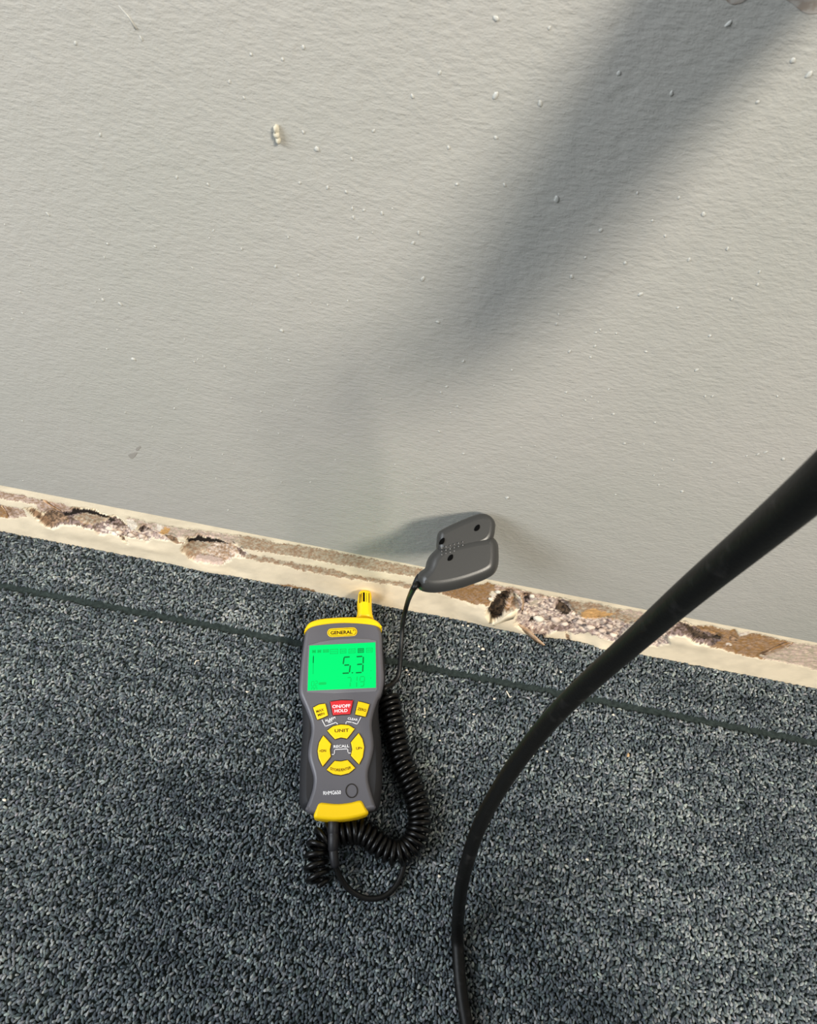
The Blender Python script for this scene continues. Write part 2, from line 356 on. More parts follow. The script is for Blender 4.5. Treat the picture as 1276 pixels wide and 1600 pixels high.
def flap(pts_a, pts_b, th, m, name='torn_paper', par=None):
    """thin curled sheet between two polylines"""
    A = spline(pts_a, 5); B = spline(pts_b, 5); n = len(A)
    nn = np.cross(A[n//2]-A[0], B[n//2]-A[n//2]); nn = nn/np.linalg.norm(nn)*th
    V = np.concatenate([A, B, A+nn, B+nn]); Fc = []
    for i in range(n-1):
        Fc += [(i, i+1, n+i+1, n+i), (2*n+i, 3*n+i, 3*n+i+1, 2*n+i+1), (i, 2*n+i, 2*n+i+1, i+1), (n+i, n+i+1, 3*n+i+1, 3*n+i)]
    Fc += [(0, n, 3*n, 2*n), (n-1, 3*n-1, 4*n-1, 2*n-1)]
    return obj(name, V, Fc, m, par or wall, True)
flap([on_wall(807, 973, -.001), on_wall(826, 985, -.006), on_wall(840, 998, -.012), on_wall(851, 1008, -.015)],
     [on_wall(807, 977, -.002), on_wall(824, 992, -.005), on_wall(836, 1003, -.009), on_wall(848, 1009, -.013)], .0005, m_paper)
flap([on_wall(768, 977, -.0085), on_wall(780, 970, -.010), on_wall(794, 960, -.008), on_wall(806, 954, -.003)],
     [on_wall(772, 978, -.0075), on_wall(784, 973, -.008), on_wall(796, 969, -.006), on_wall(806, 966, -.002)], .0005, m_cream)
flap([on_wall(812, 931, -.0005), on_wall(816, 940, -.003), on_wall(814, 952, -.005)], [on_wall(814, 931, -.0005), on_wall(818, 942, -.001), on_wall(816, 956, -.001)], .0005, m_paper)
flap([on_wall(64, 781, -.0005), on_wall(76, 789, -.003), on_wall(92, 798, -.003)], [on_wall(70, 782, -.0005), on_wall(84, 792, -.001), on_wall(96, 799, -.001)], .0005, m_paper)
flap([on_wall(0, 790, -.0005), on_wall(7, 797, -.003), on_wall(12, 808, -.003)], [on_wall(3, 790, -.0005), on_wall(9, 799, -.001), on_wall(14, 807, -.001)], .0005, m_paper)
flap([on_wall(1195, 1024, -.0005), on_wall(1215, 1017, -.0025), on_wall(1236, 1006, -.002)], [on_wall(1190, 1022, -.0004), on_wall(1212, 1014, -.0006), on_wall(1238, 1003, -.0005)], .0004, m_paper)

# ---- dried nubs in the wall paint, every one its own piece ----
NUB = [(0, 0, 1.994, '235,135,2 440,120,2 782,170,2 880,185,2 714,255,2 760,305,2 945,412,2 987,465,4 1095,495,2 1163,408,2 933,570,2 1020,585,3 1078,598,2 1097,650,2 1133,655,2 1100,678,2 1190,665,2 1222,650,1 1115,742,2 1160,725,1 150,668,3 15,700,1 335,760,2 483,768,2 550,553,2 648,575,2 665,718,1 652,742,1 752,776,2 897,740,2 312,420,2 945,148,2'),
 (640, 0, 2.006, '270,58,4 268,300,4 408,325,4 270,432,3 122,463,3 148,578,3 297,580,3 460,625,5 820,293,3 998,75,3 1200,190,3 713,605,2 843,620,2 920,672,3 760,692,2 598,722,2 8,302,3 93,228,2 437,88,2 1250,235,3 655,230,2 800,740,2 995,780,3 28,730,2 10,762,2 1090,320,2'),
 (0, 400, 1.994, '92,30,1 325,5,1 600,38,1 858,33,2 62,113,1 310,105,1 320,137,3 375,150,3 297,143,1 70,178,1 38,196,1 365,230,1 575,260,1 333,290,1 415,322,5 605,330,2 632,313,1 616,322,1 700,345,2 877,233,3 838,290,1 843,262,1 830,318,1 845,320,1 900,325,2 797,362,1 825,427,1 850,468,1 813,485,2 720,443,1 917,450,1 920,468,1 893,482,1 940,432,1 960,470,1 543,475,2 390,488,2 500,505,1 475,532,1 70,514,1 585,415,1 802,545,2 868,553,2 740,573,1 660,590,1 693,618,1 728,647,1 850,667,1 593,627,1 565,598,1 673,693,1 876,705,2 757,733,1 967,705,2 943,563,1 710,792,2 1020,153,2 1083,140,2 968,147,1 930,60,1 783,150,1 1035,238,1 1213,347,1 1185,445,1 1045,635,1 1230,650,1 1200,725,1 1265,738,1 1250,740,1 72,700,1 525,697,1'),
 (640, 400, 2.006, '40,72,4 507,65,4 675,22,3 722,120,3 840,162,2 467,183,2 460,213,2 597,232,2 583,240,2 647,243,2 500,300,3 580,283,2 567,318,2 740,300,2 940,250,3 898,358,3 320,358,2 168,330,2 115,410,2 98,428,2 295,437,1 263,407,1 490,428,2 550,452,2 570,442,1 590,458,1 478,500,2 572,510,1 638,496,2 623,418,1 925,440,2 948,440,2 1152,440,2 768,522,2 150,472,2 128,492,2 78,488,1 92,550,2 168,620,2 248,553,1 348,600,1 392,595,1 458,632,2 673,588,2 733,590,1 302,710,1 372,657,1 205,665,1 118,710,1 305,758,4 765,688,2 780,718,2 790,668,1 825,640,2 853,738,4 1055,627,2 1090,622,2 1115,615,2 1170,637,3 945,648,2 1030,710,2 645,748,2 402,780,1 88,207,3 1095,50,2 1008,135,3 1090,90,2 875,12,2 550,5,2 22,612,1 22,697,1')]
nub_me = []
for k in range(5):
    V_, F_ = lump((0, 0, 0), 1, 40+k, (1, .75, 1.25)); me = bpy.data.meshes.new('paint_nub'); me.from_pydata(V_.tolist(), [], F_)
    me.polygons.foreach_set('use_smooth', [True]*len(F_)); me.materials.append(m_nub); nub_me.append(me)
i = 0
for x0, y0, k, s in NUB:
    for t in s.split():
        a, b, sz = [float(q) for q in t.split(',')]
        c = on_wall(x0+a/k, y0+b/k, -.001); dist = np.linalg.norm(c-CAM)
        r = (.55+.32*sz)*1e-3*(.55+.6*dist/.6)*.54
        o = bpy.data.objects.new('paint_nub', nub_me[i % 5]); o.location = c; o.scale = (r*random.uniform(.8, 1.2), r*.7, r*random.uniform(.8, 1.5)); o.rotation_euler = (0, random.random()*1.2-.6, 0)
        COL.objects.link(o); o.parent = wall; i += 1
c = on_wall(432, 210, -.0018); obj('paint_drip', *merge(lump(c+np.array([0, 0, .0022]), .0013, 90, (.8, .9, 1.5)), lump(c, .0014, 91, (.8, 1, 1.2)), lump(c-np.array([-.0004, 0, .0022]), .0013, 92, (.8, .9, 1.1))), mat('dried_drip', (198, 192, 174), .6, .3), wall, True, base=c)
c = on_wall(213, 45, -.0010); a = on_wall(185, 8, -.0010)
obj('paint_ridge', *tube(np.array([a, (a+c)/2+[.0006, 0, 0], c]), [.0001, .0003, .0005], 6), m_nub, wall, True)
# brown patches near the top edge and one grey scuff low on the left
def wall_blotch(us, name='brown_patch', m=m_brown):
    Pp = spline([on_wall(u, v, -.00112) for u, v in us], 6, True); obj(name, *prism(Pp, (0, -1, 0), [(-.00002, 0), (.00006, .0002)]), m, wall, True)
wall_blotch([(1128, -14), (1170, -12), (1160, 4), (1140, 6)]); wall_blotch([(1225, -10), (1300, -20), (1295, 14), (1262, 22), (1240, 8)])
m_scuff = mat('grey_scuff', (156, 152, 146), .5, .3)
wall_blotch([(200, 711), (206, 708), (214, 707), (211, 713), (205, 717)], 'grey_scuff', m_scuff); wall_blotch([(212, 701), (218, 697), (220, 699), (214, 705)], 'grey_scuff', m_scuff)

# ---- carpet pile: loop tufts ----
def pile(name, x0, x1, y0, y1, pitch, seed):
    g = np.random.default_rng(seed)
    X_, Y_ = np.meshgrid(np.arange(x0, x1, pitch), np.arange(y0, y1, pitch)); n = X_.size
    x = X_.ravel()+g.normal(0, pitch*.33, n); y = Y_.ravel()+g.normal(0, pitch*.33, n)
    e = .0016*(fbm(x*45+seed*7, x*0+seed)-.5)+.0014*g.random(n)      # ragged cut edges
    y = np.minimum(y, y1-(e if y1 < -.01 else .0006*g.random(n))); y = np.maximum(y, y0+(e if y0 > -.1 else 0))
    ang = R(70)+g.normal(0, .75, n); L = pitch*g.uniform(.55, 1.15, n); r = pitch*g.uniform(.36, .52, n)
    zc = g.uniform(-.0024, -.0013, n)
    s = np.array([-.98, -.4, .4, .98]); rr = np.array([.5, 1, 1, .5]); ka = 5; a = np.arange(ka)*2*np.pi/ka
    lx = np.repeat(s, ka)[None]*L[:, None]; ly = (rr[:, None]*np.cos(a)[None]).ravel()[None]*r[:, None]
    lz = (rr[:, None]*np.sin(a)[None]).ravel()[None]*r[:, None]+(np.repeat(-.9*s**2, ka))[None]*pitch*.7
    ca, sa = np.cos(ang)[:, None], np.sin(ang)[:, None]
    Vv = np.stack([x[:, None]+lx*ca-ly*sa, y[:, None]+lx*sa+ly*ca, zc[:, None]+lz], -1)
    q = np.array([(i*ka+j, i*ka+(j+1) % ka, (i+1)*ka+(j+1) % ka, (i+1)*ka+j) for i in range(3) for j in range(ka)])
    Qq = (q[None]+np.arange(n)[:, None, None]*(4*ka)).reshape(-1, 4)
    streak = fbm(x*16, y*210)*.6+fbm(x*30+9, y*30+9)*.4
    t = np.clip(g.normal(.42, .27, n)+(streak-.5)*.95, 0, 1.15)[:, None]
    dk, md, lt = s2l((56, 63, 68)), s2l((97, 105, 109)), s2l((152, 157, 155))
    c = np.where(t < .5, dk+(md-dk)*t*2, md+(lt-md)*(t-.5)*2)
    c = c*(1+g.normal(0, .03, (n, 3)))
    return big_mesh(name, Vv.reshape(-1, 3), Qq, m_pile, fl, np.repeat(c, 4*ka, 0))
SEAM = -.053
tag(pile('carpet_pile', -.44, .49, -.0496, -.0004, .00232, 1), kind='stuff')
tag(pile('carpet_pile', -.44, .49, -.39, -.0562, .00232, 2), kind='stuff')
for a, b in (((-1.6, -2.6), (1.6, -.39)), ((-1.6, -.39), (-.44, -.0568)), ((.49, -.39), (1.6, -.0568)), ((-1.6, -.0490), (-.44, 0)), ((.49, -.0490), (1.6, 0))):
    obj('carpet_panel', *box((a[0], a[1], -.0042), (b[0], b[1], -.0008)), m_far, fl)

# ================================================================ MOISTURE METER
ZF = .036                                          # height of the front face above the carpet
base = on_floor(533, 1180, 0)
meter = empty('moisture_meter', base, 'grey and yellow handheld moisture meter with green lit screen lying on carpet', 'meter')
B1, B2 = (440, 900, 4.908), (440, 1080, 4.908)
C5, C6, C7 = (480, 990, 9.815), (480, 1085, 10.63), (480, 1125, 10.63)
def fp(frame, s, z): return np.array([on_floor(u, v, z) for u, v in pg(frame, s)])
Zn = (0, 0, 1.)
# dark shell with the rubber grips
sil = spline(np.concatenate([fp(B1, '172,450 158,530 145,640 131,790 126,900', .02), fp(B2, '150,80 158,180 160,300 150,430 140,560 136,700 134,830 150,895 190,925 260,955 460,972 640,945 700,925 742,900 756,840 768,740 772,600 768,470 758,350 742,200 745,90', .02),
      fp(B1, '775,900 795,800 790,690 778,560 768,450 740,400 640,365 480,350 300,370 210,400', .02)]), 4, True)
obj('shell', *prism(sil, Zn, [(-.02, .006), (-.016, .002), (-.008, .0003), (0, 0), (.006, .0008), (.010, .0028), (.0125, .006)]), m_shell, meter, True)
# grey front plate
fo = spline(np.concatenate([fp(B1, '180,440 168,520 152,640 138,790 134,890', ZF-.004), fp(B2, '150,60 185,140 220,240 226,320 208,410 201,500 222,585 242,660 238,740 215,820 188,890 184,912 240,935 460,955 650,920 718,900 712,860 690,790 666,700 662,620 682,540 703,450 705,380 692,270 702,180 735,70', ZF-.004),
      fp(B1, '765,900 783,800 778,690 770,560 764,440 735,385 680,358 600,346 460,343 320,352 220,385 190,410', ZF-.004)]), 4, True)
obj('front_plate', *prism(fo, Zn, [(-.012, 0)]+[(.0-.0005+.0045*math.sin(a), .0030*(1-math.cos(a))) for a in np.linspace(0, math.pi/2, 5)]), m_face, meter, True)
top = spline(fp(B1, '174,436 182,405 205,372 245,350 330,332 500,322 640,325 700,335 750,368 768,412 745,398 700,388 600,377 480,372 380,377 290,389 225,405', ZF-.003), 3, True)
obj('top_cap', *prism(top, Zn, [(-.026, .001), (-.02, 0)]+[(.0005+.0040*math.sin(a), .0016*(1-math.cos(a))) for a in np.linspace(0, math.pi/2, 4)]), m_yellow, meter, True)
bot = spline(fp(B2, '275,870 300,853 330,854 430,863 530,852 590,836 618,845 642,890 664,938 600,966 500,986 400,992 300,984 247,968 258,915', ZF-.003), 3, True)
obj('bottom_cap', *prism(bot, Zn, [(-.024, .001), (-.018, 0)]+[(.0003+.0042*math.sin(a), .0020*(1-math.cos(a))) for a in np.linspace(0, math.pi/2, 4)]), m_yellow, meter, True)
# sensor tip with slots
tipo = spline(fp(B1, '574,345 578,290 582,250 579,205 586,150 592,122 612,112 640,110 664,112 683,124 690,160 690,205 691,250 695,290 698,345', .024), 3, True)
tip = obj('sensor_tip', *prism(tipo, Zn, [(-.016, .004), (-.012, .0012), (-.007, 0), (-.001, 0), (.003, .0010), (.005, .0028), (.0055, .0042)]), m_yellow, meter, True)
for s in ('622,128 637,128 637,198 622,198', '596,138 600,138 599,205 595,205', '610,130 613,130 613,200 610,200', '648,130 651,130 651,200 648,200', '668,134 672,134 672,205 668,205'):
    P_ = fp(B1, s, .0290); big = s.startswith('622')
    obj('vent_slot', *prism(P_, Zn, [(-.001, 0), (.0007, 0)]), m_hole if big else m_seam, tip)
# badge
def pill(cx, cy, hw, hh, tilt, z):
    pts = []
    for a in np.linspace(-90, 90, 9): pts.append((hw-hh+hh*math.cos(R(a)), hh*math.sin(R(a))))
    for a in np.linspace(90, 270, 9): pts.append((-(hw-hh)+hh*math.cos(R(a)), hh*math.sin(R(a))))
    c, s = math.cos(R(tilt)), math.sin(R(tilt))
    return np.array([on_floor(cx+x*c-y*s, cy+x*s+y*c, z) for x, y in pts])
bc = (440+464/4.908, 900+432/4.908)
bd = obj('badge', *prism(pill(*bc, 23.4, 6.7, -2.8, ZF), Zn, [(-.001, 0), (.0005, 0), (.0007, .0003)]), m_yellow, meter)
obj('badge_outline', *prism(pill(*bc, 21.9, 5.3, -2.8, ZF+.0007), Zn, [(-.0005, 0), (.00012, 0)]), m_black, bd)
obj('badge_panel', *prism(pill(*bc, 21.2, 4.7, -2.8, ZF+.0009), Zn, [(-.0005, 0), (.00014, 0)]), m_yellow, bd)
# lettering
def text(s, frame, cx, cy, w_, h_, tilt, z, m, par, bend=0., bold=.022, name='lettering'):
    cv = bpy.data.curves.new('lettering', 'FONT'); cv.body = s; cv.size = 1; cv.offset = bold; cv.resolution_u = 3
    to = bpy.data.objects.new('lettering', cv); COL.objects.link(to)
    dg = bpy.context.evaluated_depsgraph_get(); me = bpy.data.meshes.new_from_object(to.evaluated_get(dg))
    V_ = np.array([v.co[:] for v in me.vertices]); F_ = [tuple(p.vertices) for p in me.polygons]
    bpy.data.objects.remove(to); bpy.data.curves.remove(cv); bpy.data.meshes.remove(me)
    lo, hi = V_.min(0), V_.max(0); V_ = (V_-(lo+hi)/2)[:, :2]/(hi-lo)[:2]
    x0, y0, k = frame; cx, cy, w_, h_ = x0+cx/k, y0+cy/k, w_/k, h_/k
    c, sn = math.cos(R(tilt)), math.sin(R(tilt)); out = []
    for a, b in V_:
        x, y = a*w_, b*h_+bend/k*((2*a)**2-.5)
        out.append(on_floor(cx+x*c-y*sn, cy-(x*sn+y*c), z))
    return obj(name, out, F_, m, par)
text('GENERAL', B1, 458, 433, 168, 27, 2.8, ZF+.0013, m_black, bd); text('\u00ae', B1, 551, 417, 12, 12, 2.8, ZF+.0013, m_black, bd, 0, 0)
# display
bz = fp(B1, '203,530 300,502 420,484 560,477 660,482 727,497 735,870 720,885 400,900 190,893 195,700', ZF)
bz = spline(bz, 1, True)
obj('bezel', *prism(bz, Zn, [(-.001, 0), (.0003, 0), (.0007, .0006)]), m_bezel, meter)
lcd = obj('display', *prism(fp(B1, '214,534 300,530 718,509 722,700 722,856 480,867 198,879 205,700', ZF+.0009), Zn, [(-.0006, 0), (.0002, 0), (.0003, .0003)]), m_lcd, meter)
ZL = ZF+.0013
def bar(a, b, wd):
    a, b = np.array(a, float), np.array(b, float); d = (b-a)/np.linalg.norm(b-a); n = np.array([-d[1], d[0]])*wd/2; e = d*wd*.3
    return [a+n, b+n, b+e*1.2, b-n, a-n, a-e*1.2]
def segs(lst, m, name, wd):
    parts = []
    for x1, y1, x2, y2 in lst:
        P_ = np.array([on_floor(C5[0]+x/C5[2], C5[1]+y/C5[2], ZL) for x, y in bar((x1, y1), (x2, y2), wd)])
        parts.append(prism(P_, Zn, [(-.0002, 0), (.0001, 0)]))
    return obj(name, *merge(*parts), m, lcd)
segs([(568, 362, 645, 357), (563, 372, 550, 462), (572, 485, 636, 480), (658, 492, 645, 590), (545, 609, 632, 604)], m_seg, 'digit', 20)
segs([(683, 601, 697, 600)], m_seg, 'decimal_point', 17)
segs([(760, 354, 838, 349), (858, 360, 856, 452), (768, 474, 836, 468), (853, 482, 848, 580), (748, 601, 828, 595)], m_seg, 'digit', 20)
segs([(618, 676, 665, 672), (670, 684, 668, 735), (659, 752, 655, 808)], m_segf, 'digit', 13)
segs([(762, 662, 760, 720), (756, 748, 754, 812)], m_segf, 'digit', 13)
segs([(815, 660, 868, 657), (808, 672, 806, 722), (877, 668, 875, 730), (815, 740, 868, 736), (868, 750, 864, 798), (818, 808, 860, 804)], m_segf, 'digit', 13)
segs([(70, 735, 100, 732), (66, 740, 62, 800), (104, 738, 100, 800), (66, 806, 98, 804)], m_segf, 'digit', 8)
segs([(122, 728, 152, 726), (154, 732, 152, 762), (122, 768, 150, 765), (120, 772, 118, 800), (122, 804, 150, 802)], m_segf, 'digit', 8)
segs([(70, 828, 98, 826), (68, 832, 66, 862), (100, 830, 98, 860)], m_segf, 'digit', 8); segs([(120, 826, 146, 824), (116, 830, 114, 858), (148, 828, 146, 856)], m_segf, 'digit', 8)
segs([(182, 768, 282, 763)], m_segf, 'icon', 38); segs([(88, 620, 92, 330)], m_seg, 'pointer', 5); segs([(90, 448, 93, 350)], m_seg, 'pointer', 15)
for x0, x1, y, h, d in ((80, 125, 275, 36, 1), (160, 207, 272, 36, 1), (246, 325, 268, 36, 1), (352, 468, 276, 66, 2), (504, 592, 270, 60, 2), (636, 735, 268, 60, 2), (776, 863, 262, 60, 3), (906, 996, 256, 60, 2)):
    t = -(x1-x0)*.047
    L_ = [(x0, y-h/2, x1, y-h/2+t), (x0, y+h/2, x1, y+h/2+t), (x0, y-h/2, x0, y+h/2), (x1, y-h/2+t, x1, y+h/2+t)]
    n_ = 5
    for q in range(n_):
        xx = x0+(x1-x0)*(q+1)/(n_+1); yy = y+t*(q+1)/(n_+1); L_.append((xx, yy-h*(.16 if d < 3 else .3), xx, yy+h*(.2 if d < 3 else .3)))
    segs(L_, m_seg if d > 2 else m_segf, 'icon', 9 if d > 1 else 12)
segs([(975, 565, 976, 572)], m_segf, 'icon', 12); segs([(972, 680, 973, 688)], m_segf, 'icon', 12)
# buttons
ZB = ZF+.0016
def button(frame, s, m, n=2):
    P_ = spline(fp(frame, s, ZF), n, True)
    g = obj('button_gap', *prism(inset2(ccw(P_, np.array(Zn)), -.0006), Zn, [(-.001, 0), (.00025, 0)]), m_seam, meter)
    return obj('button', *prism(P_, Zn, [(-.001, 0), (.0010, 0), (.0014, .0002), (.0016, .0006)]), m, meter, False)
def sharp(s):   # doubled corners keep the spline crisp
    n = [tuple(float(a) for a in q.split(',')) for q in s.split()]; out = []
    k = len(n)
    for i, p in enumerate(n):
        a, b = np.array(n[i-1]), np.array(n[(i+1) % k]); p = np.array(p)
        da, db = a-p, b-p; e = min(14, .25*np.linalg.norm(da), .25*np.linalg.norm(db))
        out += [p+da/np.linalg.norm(da)*e, p+db/np.linalg.norm(db)*e]
    return ' '.join('%.2f,%.2f' % tuple(p) for p in out)
b = button(C6, sharp('95,225 195,170 300,158 345,350 260,390 165,425'), m_yellow)
text('MAX', C6, 210, 268, 130, 44, 17, ZB+.0001, m_ybrown, b); text('MIN', C6, 228, 330, 112, 42, 17, ZB+.0001, m_ybrown, b)
b = button(C6, sharp('380,125 560,100 760,105 712,330 570,335 425,348'), m_red)
text('ON/OFF', C6, 565, 195, 300, 55, 3, ZB+.0001, m_white, b); text('HOLD', C6, 560, 270, 215, 52, 3, ZB+.0001, m_white, b)
b = button(C6, sharp('842,120 940,140 1033,170 968,375 880,355 792,335'), m_yellow)
text('ZERO', C6, 906, 252, 148, 46, -12, ZB+.0001, m_ybrown, b)
b = button(C7, sharp('330,180 430,105 560,78 690,90 785,150 660,312 560,292 458,322'), m_yellow)
text('UNIT', C7, 572, 175, 238, 54, 3, ZB+.0001, m_ybrown, b, 0)
b = button(C7, sharp('265,260 395,400 375,500 390,610 255,775 190,640 170,520 195,380'), m_yellow)
text('<DN', C7, 255, 512, 112, 44, 3, ZB+.0001, m_ybrown, b)
b = button(C7, sharp('853,220 915,320 945,450 920,620 858,740 722,595 745,490 722,375'), m_yellow)
text('UP>', C7, 862, 470, 104, 46, 3, ZB+.0001, m_ybrown, b)
b = button(C7, sharp('455,682 560,690 668,668 795,800 690,885 560,918 430,900 320,828'), m_yellow)
text('STORE/ENTER', C7, 555, 812, 345, 46, 4, ZB+.0001, m_ybrown, b, 34)
ZP = ZF+.00062
text('ALARM', C6, 378, 412, 182, 40, 18, ZP, m_white, meter); text('SET', C6, 382, 448, 82, 36, 18, ZP, m_white, meter)
text('CLEAR', C6, 755, 410, 170, 40, -9, ZP, m_white, meter)
text('RECALL', C7, 565, 435, 258, 46, 3, ZP, m_white, meter); text('RHMG650', B2, 386, 778, 136, 30, 3, ZP, m_white, meter)
def line(frame, pts, wd):
    parts = []
    for p, q in zip(pts[:-1], pts[1:]):
        a, b_ = np.array(p, float), np.array(q, float); d = (b_-a)/np.linalg.norm(b_-a); n = np.array([-d[1], d[0]])*wd/2
        P_ = np.array([on_floor(frame[0]+x/frame[2], frame[1]+y/frame[2], ZF+.0005) for x, y in (a+n-d*wd/2, b_+n+d*wd/2, b_-n+d*wd/2, a-n-d*wd/2)])
        parts.append(prism(P_, Zn, [(-.0004, 0), (.0001, 0)]))
    obj('printed_line', *merge(*parts), m_white, meter)
line(C6, [(245, 425), (300, 530), (480, 462), (500, 492)], 11); line(C6, [(640, 488), (645, 450), (740, 462), (828, 494), (888, 380)], 11)
line(C7, [(410, 572), (448, 570), (452, 490), (670, 478), (676, 548), (715, 548)], 11)
cr = [(440+(536+44*math.cos(a))/4.908, 1080+(764+52*math.sin(a))/4.908) for a in np.linspace(0, 2*math.pi, 29)]
obj('sensor_ring', *tube([on_floor(u, v, ZF+.0004) for u, v in cr], .00035, 6, False), m_seam, meter, True)

# ================================================================ PIN PROBE ON THE WALL
slope = R(20); pn = np.array([0, -math.sin(slope), math.cos(slope)])
pp0 = on_wall(745, 806, -.010)
CP = (600, 770, 5.8)
probe = empty('pin_probe', on_wall(720, 850, -.02), 'dark grey two-lobed pin probe stuck on the wall above the torn strip', 'probe')
def pf(s, off=0): return np.array([on_plane(u, v, pp0+pn*off, pn) for u, v in pg(CP, s)])
main = spline(pf('302,800 304,748 330,705 378,668 394,612 420,558 470,505 520,468 640,430 800,392 940,372 1000,384 1048,440 1058,520 1055,640 1022,718 950,768 850,808 690,860 510,893 390,890 322,858'), 5, True)
lobe = spline(pf('492,520 486,420 496,352 530,322 640,266 760,216 850,184 920,178 982,208 1016,262 1016,322 1000,400 940,470 800,520 600,560', -.0012), 5, True)
pr1 = [(-.021, .004), (-.019, .0012), (-.015, 0)]+[(-.011+.011*math.sin(a), .0072*(1-math.cos(a))) for a in np.linspace(0, math.pi/2, 10)]
pr2 = [(-.017, .003), (-.015, .001), (-.012, 0)]+[(-.006+.006*math.sin(a), .0045*(1-math.cos(a))) for a in np.linspace(0, math.pi/2, 7)]
obj('housing', *merge(prism(main, pn, pr1), prism(lobe, pn, pr2)), m_probe, probe, True)
for x, y, off in ((842, 318, -.0009), (524, 438, -.0005), (600, 588, .0002)):
    c = [(x+dx, y+dy) for dx, dy in ((-22, 28), (-24, 8), (-8, -18), (14, -30), (24, -22), (22, 4), (4, 24))]
    P_ = spline(np.array([on_plane(CP[0]+a/CP[2], CP[1]+b_/CP[2], pp0+pn*off, pn) for a, b_ in c]), 3, True)
    obj('screw_hole', *prism(P_, pn, [(-.002, 0), (.0002, .0), (.0003, .0003)]), m_hole, probe)
m_emb = mat('embossed_mark', (112, 111, 110), .4, .5); parts = []
for r_ in range(3):
    for q in range(6):
        x, y = 522+q*38, 500-q*11+r_*30
        if r_ == 2 and q > 3: continue
        a = on_plane(CP[0]+x/CP[2], CP[1]+y/CP[2], pp0, pn); parts.append(lump(a, .0005, q+r_*7, (1, 1, .6)))
obj('embossed_mark', *merge(*parts), m_emb, probe, True)
for x in (742, 764):
    a = on_plane(x, 832, pp0-pn*.013, pn); e = a.copy(); e[1] = .004
    obj('pin', *tube(np.array([a, (a+e)/2, e]), [.0012, .0011, .0006], 8), mat('steel', (170, 170, 170), .3), probe, True)

# ================================================================ COILED CABLE
cb = on_floor(600, 1085, 0)
coil = empty('coiled_cable', cb, 'black coiled cable running from wall probe down around moisture meter to its plug', 'cable')
RC, RW = .0082, .0022
path = [(606, 1086, .010), (611, 1110, .0105), (617, 1145, .0105), (626, 1185, .0105), (641, 1222, .0105), (652, 1255, .0105), (655, 1290, .0105), (643, 1320, .0105), (622, 1333, .0105), (600, 1326, .0105), (580, 1310, .0105), (560, 1299, .0105), (540, 1300, .0105), (522, 1303, .0102), (506, 1308, .0102), (497, 1322, .0100), (494, 1345, .0100), (496, 1366, .0100), (500, 1384, .0100)]
Pc = resample(spline([on_floor(u, v, z) for u, v, z in path], 12), .0004)
L_ = np.r_[0, np.cumsum(np.linalg.norm(np.diff(Pc, axis=0), axis=1))]
brk = L_[np.argmin(np.linalg.norm(Pc-on_floor(503, 1312, .0102), axis=1))]
pit = np.where(L_ < brk, .0050, .0074); ph = 2*np.pi*np.r_[0, np.cumsum(np.diff(L_)/pit[1:])]
n_fine = int(ph[-1]/(2*np.pi)*16); pf_ = np.linspace(0, ph[-1], n_fine)
Pi = np.stack([np.interp(pf_, ph, Pc[:, i_]) for i_ in range(3)], 1)
T, N, B = frames(Pi)
env = np.clip(np.minimum(pf_, ph[-1]-pf_)/3.0, 0, 1)*(RC-.004)+.004
helix = Pi+(np.cos(pf_)*env)[:, None]*N+(np.sin(pf_)*env)[:, None]*B
helix[:, 2] = np.maximum(helix[:, 2], RW)
hv, hf = tube(helix, RW, 8); obj('coil', hv, hf, m_coil, coil, True)
ld = [on_plane(653, 911, pp0-pn*.010, pn), on_plane(645, 921, pp0-pn*.010, pn)]
l2 = [at(636, 943, .575), at(629, 975, .598), at(626.5, 1010, .60), at(625, 1035, .602), at(622, 1056, .602), at(612, 1069, .598), at(601, 1076, .592)]
Pl = spline(np.array(ld+l2+[helix[0]]), 8); obj('lead', *tube(Pl, .0021, 10), m_lead, coil, True)
a = on_plane(656, 905, pp0-pn*.010, pn); d = ld[1]-a; d /= np.linalg.norm(d)
obj('strain_relief', *tube(np.array([a-d*.002, a+d*.001, a+d*.003, a+d*.006]), [.0036, .0036, .0032, .0026], 12), m_plug, coil, True)
pa, pb = on_floor(521, 1268, .020), on_floor(520.5, 1330, .019)
dd = (pb-pa)/np.linalg.norm(pb-pa); Lp = np.linalg.norm(pb-pa)
obj('plug', *tube(np.array([pa, pa+dd*Lp*.55, pa+dd*Lp*.56, pa+dd*Lp*.6, pa+dd*Lp*.98, pb]), [.0044, .0044, .0041, .0044, .0040, .0030], 14), m_plug, coil, True)
obj('plug_relief', *tube(resample(spline([pb-dd*.001, on_floor(522, 1342, .018), on_floor(524, 1353, .0155)], 6), .002), np.linspace(.0036, .0024, 100)[:len(resample(spline([pb-dd*.001, on_floor(522, 1342, .018), on_floor(524, 1353, .0155)], 6), .002))], 12), m_plug, coil, True)
lp = [on_floor(523, 1348, .0165), on_floor(527, 1362, .012), on_floor(540, 1384, .006), on_floor(556, 1397, .0035), on_floor(575, 1404, .0024), on_floor(598, 1401, .0024), on_floor(616, 1387, .0024), on_floor(627, 1366, .0024), on_floor(631, 1345, .0024), on_floor(632, 1330, .0026)]
obj('lead', *tube(spline(lp, 7), .0023, 10), m_lead, coil, True)

